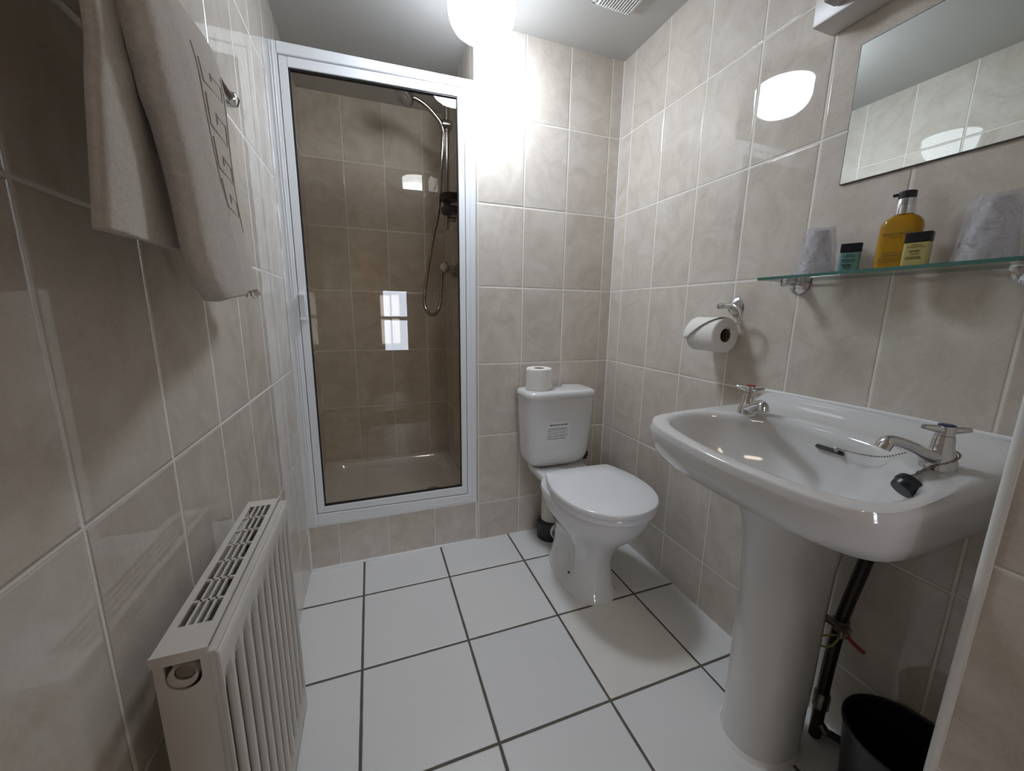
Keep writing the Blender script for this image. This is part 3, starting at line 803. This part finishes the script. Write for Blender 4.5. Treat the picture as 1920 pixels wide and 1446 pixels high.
obj('link_chain', bm, M_BRASSDULL, PL)
obj('anchor', Lathe([(.005, 0), (.005, .002), (.0025, .003), (.002, .008), (0, .009)], (-.148, -1.122, .7915), (-.8, 0, .55), 14), M_CHROME, PL)

# ------------------------------------------------------------------ pipes below the basin
W = thing('waste_pipe', 'dark waste pipe with brass clamp running down behind the pedestal', 'pipe', (-.06, -1.15, 0))
obj('pipe', Tube([(-.062, -1.182, .640), (-.060, -1.178, .584), (-.060, -1.168, .51), (-.060, -1.154, .407), (-.060, -1.146, .332), (-.060, -1.141, .227), (-.060, -1.139, .127), (-.060, -1.139, .03), (-.060, -1.139, 0)], .0135, 14), M_PIPE, W)
bm = bmesh.new(); lathe(bm, [(.017, -.010), (.017, .010)], (-.060, -1.148, .345), (0, .1, 1), 16)
box(bm, -.096, -.062, -1.172, -1.160, .330, .350, .002); box(bm, -.086, -.066, -1.170, -1.112, .340, .349, .002)
tube(bm, [(-.070, -1.135, .347), (-.078, -1.112, .349)], .006, 10, smoothn=0)
tube(bm, [(-.080, -1.150, .343), (-.082, -1.176, .337)], .008, 10, smoothn=0)
obj('earth_clamp', bm, M_BRASSDULL, W, label='tarnished brass clamp')
obj('lever', Tube([(-.082, -1.176, .337), (-.084, -1.195, .331), (-.084, -1.212, .327)], .0045, 10), M_RED, W, label='red lever')
obj('earth_wire', Tube([(-.078, -1.160, .326), (-.080, -1.152, .296), (-.082, -1.140, .277), (-.088, -1.118, .268), (-.086, -1.113, .285), (-.080, -1.130, .300), (-.076, -1.150, .318)], .0024, 8), M_WIRE, W, label='yellow earth wires')
obj('coupling', Lathe([(.018, .09), (.018, .13), (.015, .135)], (-.060, -1.139, 0), seg=10), M_BRASSDULL, W)
obj('elbow', Tube([(-.060, -1.139, .05), (-.055, -1.16, .028)], .010, 12, smoothn=0), M_BRASSDULL, W)
bm = bmesh.new()
tube(bm, [(-.055, -1.13, .014), (-.030, -1.165, .013), (-.018, -1.205, .013), (-.012, -1.27, .013), (-.011, -1.41, .013)], .009, 12)
solo('supply_pipe', bm, M_PIPE, 'thin dark pipe lying on the floor from pedestal to bin', 'pipe', loc=(-.04, -1.2, .013))

# bin
BN = (-.106, -1.312)
K = thing('waste_bin', 'black round plastic waste bin beside the pedestal', 'bin', (BN[0], BN[1], 0))
obj('body', Lathe([(0, .004), (.078, .004), (.080, 0), (.082, 0), (.098, .212), (.096, .212), (.081, .012), (0, .012)], (BN[0], BN[1], 0), seg=56), M_BIN, K)
obj('rim', Lathe([(.0965, .206), (.1005, .208), (.102, .214), (.1005, .220), (.097, .2205), (.0945, .216), (.0945, .210), (.0965, .206)], (BN[0], BN[1], 0), seg=56, cap0=False, cap1=False), M_BIN, K)

# ------------------------------------------------------------------ mirror, light, shelf
bm = Box(-.0065, -.0005, -1.305, -.953, 1.398, 1.695, mi=0)
for f in bm.faces: f.material_index = 1 if f.normal.x > -.9 else 0
box(bm, -.0058, -.0004, -1.3065, -.9510, 1.3962, 1.6968, mi=1)
solo('wall_mirror', bm, [M_MIRROR, M_MEDGE], 'frameless rectangular mirror on the tiled wall above the glass shelf', 'mirror', None, loc=(0, -1.13, 1.398))
LF = thing('mirror_light', 'unlit boxy shaver light fixed above the mirror', 'wall light', (0, -1.1, 1.755))
obj('housing', Box(-.074, -.0005, -1.30, -.877, 1.755, 1.88, .004), M_GREY, LF)
obj('diffuser', Box(-.118, -.0742, -1.26, -.925, 1.768, 1.87, .006), M_DIFF, LF, label='darker acrylic diffuser')

SH = thing('glass_shelf', 'green edged glass shelf on chrome brackets below the mirror', 'shelf', (0, -1.09, 1.17))
bm = Box(-.14, -.012, -1.315, -.872, 1.1705, 1.1775)
for f in bm.faces: f.material_index = 0 if abs(f.normal.z) > .5 else 1
obj('glass', bm, [M_SHELF, M_SHEDGE], SH, smooth=None)
for by in (-.890, -1.290):
    b_ = obj('bracket', Lathe([(.027, 0), (.027, .004), (.0235, .006), (.0235, .009), (.020, .011), (.020, .013), (.011, .02), (.008, .024), (.0075, .052), (.006, .054)], (-.0005, by, 1.1665), (-1, 0, 0), 36), M_CHROME, SH)
    obj('knob', Lathe([(.005, 0), (.009, .004), (.0105, .009), (.008, .016), (0, .018)], (-.053, by, 1.1660), (-1, 0, 0), 24), M_CHROME, b_)
    obj('clip', Box(-.046, -.020, by-.006, by+.006, 1.1776, 1.1795, .0008, 1), M_CHROME, b_)
ZS = 1.1780

# bagged tumblers
def tumbler(cx, cy, r0, r1, h, label):
    t = thing('bagged_tumbler', label, 'tumbler', (cx, cy, ZS), 'bagged tumblers on the glass shelf')
    obj('cup', Lathe([(r0-.004, .001), (r0-.003, .001), (r0-.003, .006), (r1-.003, h-.004), (r1-.006, h-.001), (0, h-.001), (0, h-.003), (r1-.007, h-.003), (r0-.005, .004)], (cx, cy, ZS), seg=40, cap0=False, cap1=False), M_CUP, t)
    rings = []; rnd = random.Random(int(abs(cy)*1e5))
    ph = [rnd.uniform(0, 6.28) for _ in range(6)]
    for i in range(15):
        u = i/14; rr_ = r0+.003+(r1-r0+.001)*u
        ring = []
        for k in range(56):
            a = 2*PI*k/56
            wr = .0016*math.sin(5*a+ph[0]+6*u)+.0014*math.sin(9*a+ph[1]-9*u)+.0009*math.sin(17*a+ph[2]+14*u)
            wr += .004*max(0, math.sin(a*1.0+ph[3]))*math.sin(PI*u)
            ring.append((cx+(rr_+wr)*math.cos(a), cy+(rr_+wr)*math.sin(a), ZS+.0008+u*(h+.002)+.0015*math.sin(4*a+ph[4])*u))
        rings.append(ring)
    rings.append([(cx+(x-cx)*.6, cy+(y-cy)*.6, ZS+h+.005) for x, y, z in rings[-1]])
    obj('bag', Loft(rings, cap0=False), M_BAG, t, label='crinkled clear plastic bag', smooth=60)
    return t
tumbler(-.066, -.962, .038, .0255, .106, 'plastic bagged tumbler upside down at the left end of glass shelf')
tumbler(-.064, -1.250, .0400, .029, .110, 'plastic bagged tumbler upside down right of the amber soap bottle')

def slab(bm, w_, d_, z0, z1, r, mi=0, shoulder=None):
    R_ = [rr(-w_/2+.002, w_/2-.002, -d_/2+.002, d_/2-.002, max(r-.002, .001), z0), rr(-w_/2, w_/2, -d_/2, d_/2, r, z0+.002)]
    if shoulder:
        for k in range(7):
            a = PI/2*k/6; s = shoulder*(1-math.cos(a)); z = z1-shoulder+shoulder*math.sin(a)
            fx = max(.006, w_/2-s); fy = max(.006, d_/2-s*.35)
            R_.append(rr(-fx, fx, -fy, fy, min(r, fx*.9, fy*.9), z))
    else: R_ += [rr(-w_/2, w_/2, -d_/2, d_/2, r, z1-.001), rr(-w_/2+.001, w_/2-.001, -d_/2+.001, d_/2-.001, r*.9, z1)]
    loft(bm, R_, mi=mi); return bm

# local frame of the bottles: +x runs along the shelf to the right (-y), front faces the room
def place(cx, cy, turn=0.0):
    return Matrix.Translation((cx, cy, ZS)) @ Matrix.Rotation(math.radians(-90+turn), 4, 'Z')
def front_text(txt, size, z, dy, M, bold=0.0002, dx=0):
    return text_mesh(txt, size, M @ frame_mat((dx, -dy-.0003, z), (1, 0, 0), (0, 0, 1)), 'x', None, None, bold, .00015)
def scribble(bm, M, rows, dy, rnd):
    """illegible small print"""
    b2 = bmesh.new()
    for z, xa, xb, h in rows:
        x = xa
        while x < xb-.002:
            x2 = min(x+rnd.choice((.002, .0035, .005)), xb)
            box(b2, x, x2, -dy-.0005, -dy, z-h/2, z+h/2); x = x2+.0009
    b2.transform(M); me = bpy.data.meshes.new('s'); b2.to_mesh(me); b2.free(); bm.from_mesh(me); bpy.data.meshes.remove(me)
    return bm

M1 = place(-.062, -1.034, 26)
t = thing('shampoo_bottle', 'tiny teal toiletry bottle with black cap beside left tumbler', 'bottle', (-.062, -1.034, ZS), 'miniature toiletry bottles')
obj('body', slab(bmesh.new(), .038, .020, .0003, .046, .005), M_TEAL, t, xf=M1)
obj('cap', slab(bmesh.new(), .038, .020, .0462, .066, .003), M_RUBBER, t, xf=M1)
bm = scribble(bmesh.new(), M1, [(.041, -.007, .007, .0010), (.037, -.011, .011, .0010), (.029, -.013, .013, .0020), (.025, -.012, .010, .0010), (.019, -.012, .006, .0020), (.016, -.011, .007, .0020), (.012, -.008, .003, .0018)], .0101, random.Random(5))
obj('small_print', bm, M_INK, t, smooth=None)

M2 = place(-.060, -1.118, 9)
t = thing('soap_dispenser', 'amber liquid soap bottle with silver collar and black pump', 'soap bottle', (-.060, -1.118, ZS))
obj('body', slab(bmesh.new(), .066, .036, .0003, .110, .014, shoulder=.024), M_AMBER, t, xf=M2)
obj('collar', Lathe([(.0135, .1085), (.0155, .110), (.0155, .1385), (.0145, .140)], (0, 0, 0), seg=32), M_CHROME, t, xf=M2)
bm = Lathe([(.0140, .1402), (.0140, .1535), (.0125, .155)], (0, 0, 0), seg=28)
loft(bm, [[(-.008-s*.022, .0055*math.cos(2*PI*k/12), .1515-.0012*s+.0032*math.sin(2*PI*k/12)) for k in range(12)] for s in (0, .3, .5, .62)])
bmesh.ops.recalc_face_normals(bm, faces=bm.faces)
obj('pump', bm, M_RUBBER, t, xf=M2)
bm = front_text('COLE + LEWIS', .0070, .071, .018, M2, .0001)
b3 = front_text('L O N D O N', .0035, .0645, .018, M2, 0); me = bpy.data.meshes.new('s'); b3.to_mesh(me); b3.free(); bm.from_mesh(me); bpy.data.meshes.remove(me)
obj('lettering', bm, M_GOLD, t, smooth=None)
bm = scribble(bmesh.new(), M2, [(.034, -.018, .016, .0010), (.029, -.018, .018, .0020), (.0235, -.024, .024, .0010), (.0195, -.024, .022, .0010), (.0155, -.022, .020, .0010)], .0180, random.Random(2))
obj('small_print', bm, M_GOLD, t, smooth=None)

M3 = place(-.096, -1.167, 14)
t = thing('gel_bottle', 'tiny pale yellow toiletry bottle with black cap before the soap bottle', 'bottle', (-.096, -1.174, ZS), 'miniature toiletry bottles')
obj('body', slab(bmesh.new(), .038, .021, .0003, .045, .005), M_YELLOW, t, xf=M3)
obj('cap', slab(bmesh.new(), .038, .021, .0452, .064, .003), M_RUBBER, t, xf=M3)
bm = scribble(bmesh.new(), M3, [(.041, -.008, .008, .0010), (.037, -.012, .012, .0009), (.029, -.009, .009, .0022), (.024, -.007, .007, .0010), (.018, -.012, .009, .0012), (.015, -.013, .011, .0012)], .0106, random.Random(9))
obj('small_print', bm, M_GOLD, t, smooth=None)

# ------------------------------------------------------------------ radiator
RD = thing('radiator', 'cream ribbed panel radiator with grille top low on the left wall', 'radiator', (-1.32, -.965, .15))
yA, yB, zA, zB = -1.151, -.770, .165, .690      # near end, far end, bottom, top
xB, xF = -1.357, -1.303
# ribbed front panel
def ribbed(xbase, sgn, ya, yb, za, zb, nrib, depth):
    bm = bmesh.new(); L_ = yb-ya; pitch = L_/nrib
    ys = []; 
    for k in range(nrib):
        for f in (0, .06, .10, .12, .14, .16, .18, .5, .82, .84, .86, .88, .90, .94): ys.append(ya+(k+f)*pitch)
    ys.append(yb)
    zs = [za, za+.02, za+.032, za+.038, za+.044, za+.050, za+.056, za+.062, za+.07]+[za+.10+(zb-za-.20)*k/4 for k in range(5)]+[zb-.07, zb-.062, zb-.056, zb-.050, zb-.044, zb-.038, zb-.032, zb-.02, zb]
    grid = []
    for z in zs:
        row = []
        ez = min(z-za, zb-z)
        for y in ys:
            f = ((y-ya)/pitch) % 1.0; c = abs(f-.5)
            m_ = 1-min(1, max(0, (c-.33)/.07)); m_ = m_*m_*(3-2*m_)
            e = min(1, max(0, (ez-(.034+.020*(c/.36)**2))/.010)); e = e*e*(3-2*e)
            row.append(bm.verts.new((xbase-sgn*depth*m_*e, y, z)))
        grid.append(row)
    for a, b in zip(grid, grid[1:]):
        for k in range(len(ys)-1): bm.faces.new((a[k], a[k+1], b[k+1], b[k]))
    return bm
o = obj('front_panel', ribbed(-1.2920, 1, yA-.008, yB+.006, zA-.005, zB-.007, 11, .0085), M_RAD, RD, smooth=60)
m = o.modifiers.new('thickness', 'SOLIDIFY'); m.thickness = .004; m.offset = 0
o = obj('back_panel', ribbed(xB+.004, -1, yA+.006, yB-.006, zA, zB-.03, 11, -.008), M_RAD, RD, smooth=60)
m = o.modifiers.new('thickness', 'SOLIDIFY'); m.thickness = .003; m.offset = 0
obj('side_fold', Box(-1.3028, -1.2945, yA-.0035, yA+.004, zA+.002, zB-.008, .0012, 1), M_RAD, RD)
obj('panel_fold', Box(-1.3045, -1.2935, yA-.004, yB+.004, zB-.012, zB-.0065, .001, 1), M_RAD, RD)
obj('convector', Box(-1.342, -1.310, yA+.03, yB-.03, zA+.05, zB-.055), M_RADIN, RD, smooth=None)
# end panels: the near one has a cut-out for the plug
xs0, xs1 = xB, xF
cxp, czp, rp = -1.3295, .6545, .0175
outl = [(xs0, zA), (xs1, zA), (xs1, zB-.010), (cxp+rp, zB-.010)]
for k in range(0, 17):
    a = -PI*k/16; outl.append((cxp+rp*math.cos(a), czp+rp*math.sin(a)))
outl += [(cxp-rp, zB-.010), (xs0, zB-.010)]
obj('end_panel', Prism(outl, yA, yA+.0025), M_RAD, RD)
obj('end_panel', Box(xs0, xs1, yB-.0025, yB, zA, zB-.010), M_RAD, RD, smooth=None)
bm = bmesh.new(); lathe(bm, [(.0105, .004), (.0130, .002), (.0150, -.002), (.0150, .020), (.0105, .022)], (cxp-.001, yA+.002, czp+.001), (0, 1, 0), 28, cap0=False)
obj('plug', bm, M_RAD, RD)
obj('plug_recess', Lathe([(0, .006), (.0108, .006)], (cxp-.001, yA+.002, czp+.001), (0, 1, 0), 6, cap0=False, cap1=False), simple('brown_plug', (.23, .185, .15), .4), RD, label='brown hexagonal plug centre')
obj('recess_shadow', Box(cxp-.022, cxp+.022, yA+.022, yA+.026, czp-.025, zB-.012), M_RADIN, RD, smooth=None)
# grille
bm = bmesh.new(); zt = zB; zb_ = zB-.003
g0, g1, h0, h1 = xB, xF, yA, yB
box(bm, g0, g1, h0, h0+.042, zb_, zt); box(bm, g0, g1, h1-.022, h1, zb_, zt)
box(bm, g0, g0+.0095, h0+.042, h1-.022, zb_, zt); box(bm, g1-.0085, g1, h0+.042, h1-.022, zb_, zt)
sx = (g1-.0085)-(g0+.0095)
for k in range(1, 4):
    x = g0+.0095+sx*k/4; box(bm, x-.0014, x+.0014, h0+.042, h1-.022, zb_-.001, zt-.0003)
n7 = 7; sy_ = (h1-.022)-(h0+.042)
for k in range(1, n7):
    y = h0+.042+sy_*k/n7; box(bm, g0+.009, g1-.008, y-.0018, y+.0018, zb_-.001, zt-.0003)
box(bm, g0-.001, g1+.001, h0-.003, h0, zB-.014, zt); box(bm, g0-.001, g1+.001, h1, h1+.003, zB-.014, zt)
obj('grille', bm, M_RAD, RD, smooth=None)
for y in (-1.07, -.85): obj('wall_bracket', Box(XL+.0005, xB+.001, y-.015, y+.015, .30, .60), M_RAD, RD, smooth=None)

# ------------------------------------------------------------------ towel rail and towel
RL = thing('towel_rail', 'chrome towel rail mounted on the left wall', 'towel rail', (XL, -.9, 1.48))
rz = 1.458
obj('rail', Tube([(-1.325, -1.45, rz), (-1.325, -.712, rz)], .008, 16, smoothn=0), M_CHROME, RL)
for y in (-.712, -1.45):
    obj('post', Lathe([(.027, 0), (.027, .004), (.024, .007), (.024, .010), (.019, .013), (.012, .02), (.010, .03), (.0125, .05), (.0135, .065), (.0115, .075), (0, .08)], (XL+.0005, y, rz), (1, 0, 0), 32), M_CHROME, RL)

def lerp(a, b, t): return a+(b-a)*t
def samp(pl, t):
    """position on polyline of (y,z) pairs by normalised height parameter"""
    n = len(pl)-1; f = t*n; i = min(int(f), n-1); f -= i
    return Vector(pl[i]).lerp(Vector(pl[i+1]), f)
TW = thing('bath_towel', 'cream terry towel folded over the rail on the left wall', 'towel', (-1.31, -1.0, 1.2))
# back layer, hanging nearer the camera end
def gridmesh(rows): return Loft(rows, closed_ring=False, cap0=False, cap1=False)
An = crom([(-1.325, -1.165, 1.488), (-1.312, -1.180, 1.42), (-1.300, -1.192, 1.311), (-1.300, -1.206, 1.250), (-1.300, -1.223, 1.173), (-1.300, -1.232, 1.139)], 8)
Af = crom([(-1.325, -.93, 1.488), (-1.322, -.945, 1.42), (-1.318, -.965, 1.311), (-1.316, -.985, 1.250), (-1.313, -1.01, 1.180), (-1.310, -1.030, 1.148)], 8)
rows = []
for i in range(len(An)):
    row = []
    for j in range(25):
        t = j/24; p = An[i].lerp(Af[i], t); u = i/(len(An)-1)
        p = p+Vector((.010*math.sin(t*7+.5)*u*(1-t)*.8, 0, -.0010*math.sin(t*9)*u))
        row.append(p)
    rows.append(row)
ob = obj('back_layer', gridmesh(rows), M_TOWEL, TW, smooth=80)
m = ob.modifiers.new('thickness', 'SOLIDIFY'); m.thickness = .009; m.offset = 0
# hem strip of the back layer
rows2 = [[r_+Vector((.0052, 0, 0)) for r_ in rows[k]] for k in (-4, -3, -2, -1)]
# front fold: left edge, ridge, right edge curves
Bl = crom([(-1.345, -1.05, 1.465), (-1.325, -1.07, 1.482), (-1.290, -1.130, 1.40), (-1.272, -1.158, 1.316), (-1.272, -1.152, 1.297), (-1.272, -1.145, 1.275), (-1.272, -1.130, 1.252), (-1.272, -1.113, 1.200), (-1.272, -1.102, 1.145), (-1.272, -1.084, 1.112), (-1.272, -1.056, 1.091)], 5)
Br = crom([(-1.345, -.93, 1.465), (-1.322, -.95, 1.482), (-1.296, -1.075, 1.43), (-1.281, -1.083, 1.388), (-1.277, -1.069, 1.358), (-1.277, -1.048, 1.317), (-1.277, -1.022, 1.260), (-1.277, -.988, 1.206), (-1.277, -.960, 1.162), (-1.277, -.952, 1.125), (-1.277, -.944, 1.101)], 5)
Be = crom([(-1.345, -.80, 1.465), (-1.326, -.800, 1.482), (-1.322, -.788, 1.472), (-1.322, -.780, 1.455), (-1.322, -.768, 1.425), (-1.325, -.760, 1.340), (-1.325, -.757, 1.270), (-1.325, -.738, 1.209), (-1.325, -.705, 1.160), (-1.325, -.685, 1.135), (-1.325, -.672, 1.122)], 5)
rows = []
for i in range(len(Bl)):
    a, b, c = Bl[i], Br[i], Be[i]
    back = a+Vector((-.022, .014, 0)); pr_ = [back, a+Vector((-.008, .003, 0)), a.lerp(b, .14)+Vector((-.001, 0, 0)), a.lerp(b, .5)+Vector((.001, 0, 0)), a.lerp(b, .90)+Vector((.001, 0, 0)), b.lerp(c, .10)+Vector((-.004, 0, 0)), b.lerp(c, .35)+Vector((-.004, -.003, 0)), b.lerp(c, .7)+Vector((.002, 0, 0)), c, c+Vector((-.012, -.006, 0))]
    rows.append(crom(pr_, 5))
of = obj('front_fold', gridmesh(rows), M_TOWEL, TW, smooth=80)
m = of.modifiers.new('thickness', 'SOLIDIFY'); m.thickness = .008; m.offset = 0
# raised key pattern band along the right hand side
def side_pt(u, v):
    """u along length 0..1 top to bottom, v across the side face 0..1"""
    f = u*(len(rows)-1); i = min(int(f), len(rows)-2); f -= i
    j = 24+v*17; k = min(int(j), len(rows[0])-2); j -= k
    return rows[i][k].lerp(rows[i][k+1], j).lerp(rows[i+1][k].lerp(rows[i+1][k+1], j), f)
def surf(u, v, off=.0038):
    p = side_pt(u, v); du = side_pt(min(1, u+.01), v)-side_pt(max(0, u-.01), v); dv = side_pt(u, min(1, v+.02))-side_pt(u, max(0, v-.02))
    n = du.cross(dv).normalized()
    if n.x < 0: n = -n
    return p+n*off
bm = bmesh.new()
for v in (.28, .76): tube(bm, [surf(.33+.36*k/24, v) for k in range(25)], .0018, 8, smoothn=0)
for k in range(4):
    u = .36+k*.08
    path = [(u, .36), (u+.056, .36), (u+.056, .68), (u+.020, .68), (u+.020, .50), (u+.038, .50)]
    tube(bm, [surf(a, b) for a, b in path], .0018, 8, smoothn=0)
obj('key_pattern', (bmesh.ops.recalc_face_normals(bm, faces=bm.faces), bm)[1], M_TOWEL, TW, label='embossed key pattern band')
# fringe at the far lower corner
bm = bmesh.new(); rnd = random.Random(4)
last = rows[-1]
for k in range(22):
    j = 30+k*.7; i = min(int(j), len(last)-2); p = last[i].lerp(last[i+1], j-i)
    d = Vector((rnd.uniform(-.004, .006), rnd.uniform(.002, .012), -rnd.uniform(.006, .014)))
    tube(bm, [p, p+d*.5+Vector((0, 0, -.001)), p+d], .0011, 5, smoothn=2)
obj('fringe', bm, M_TOWEL, TW)
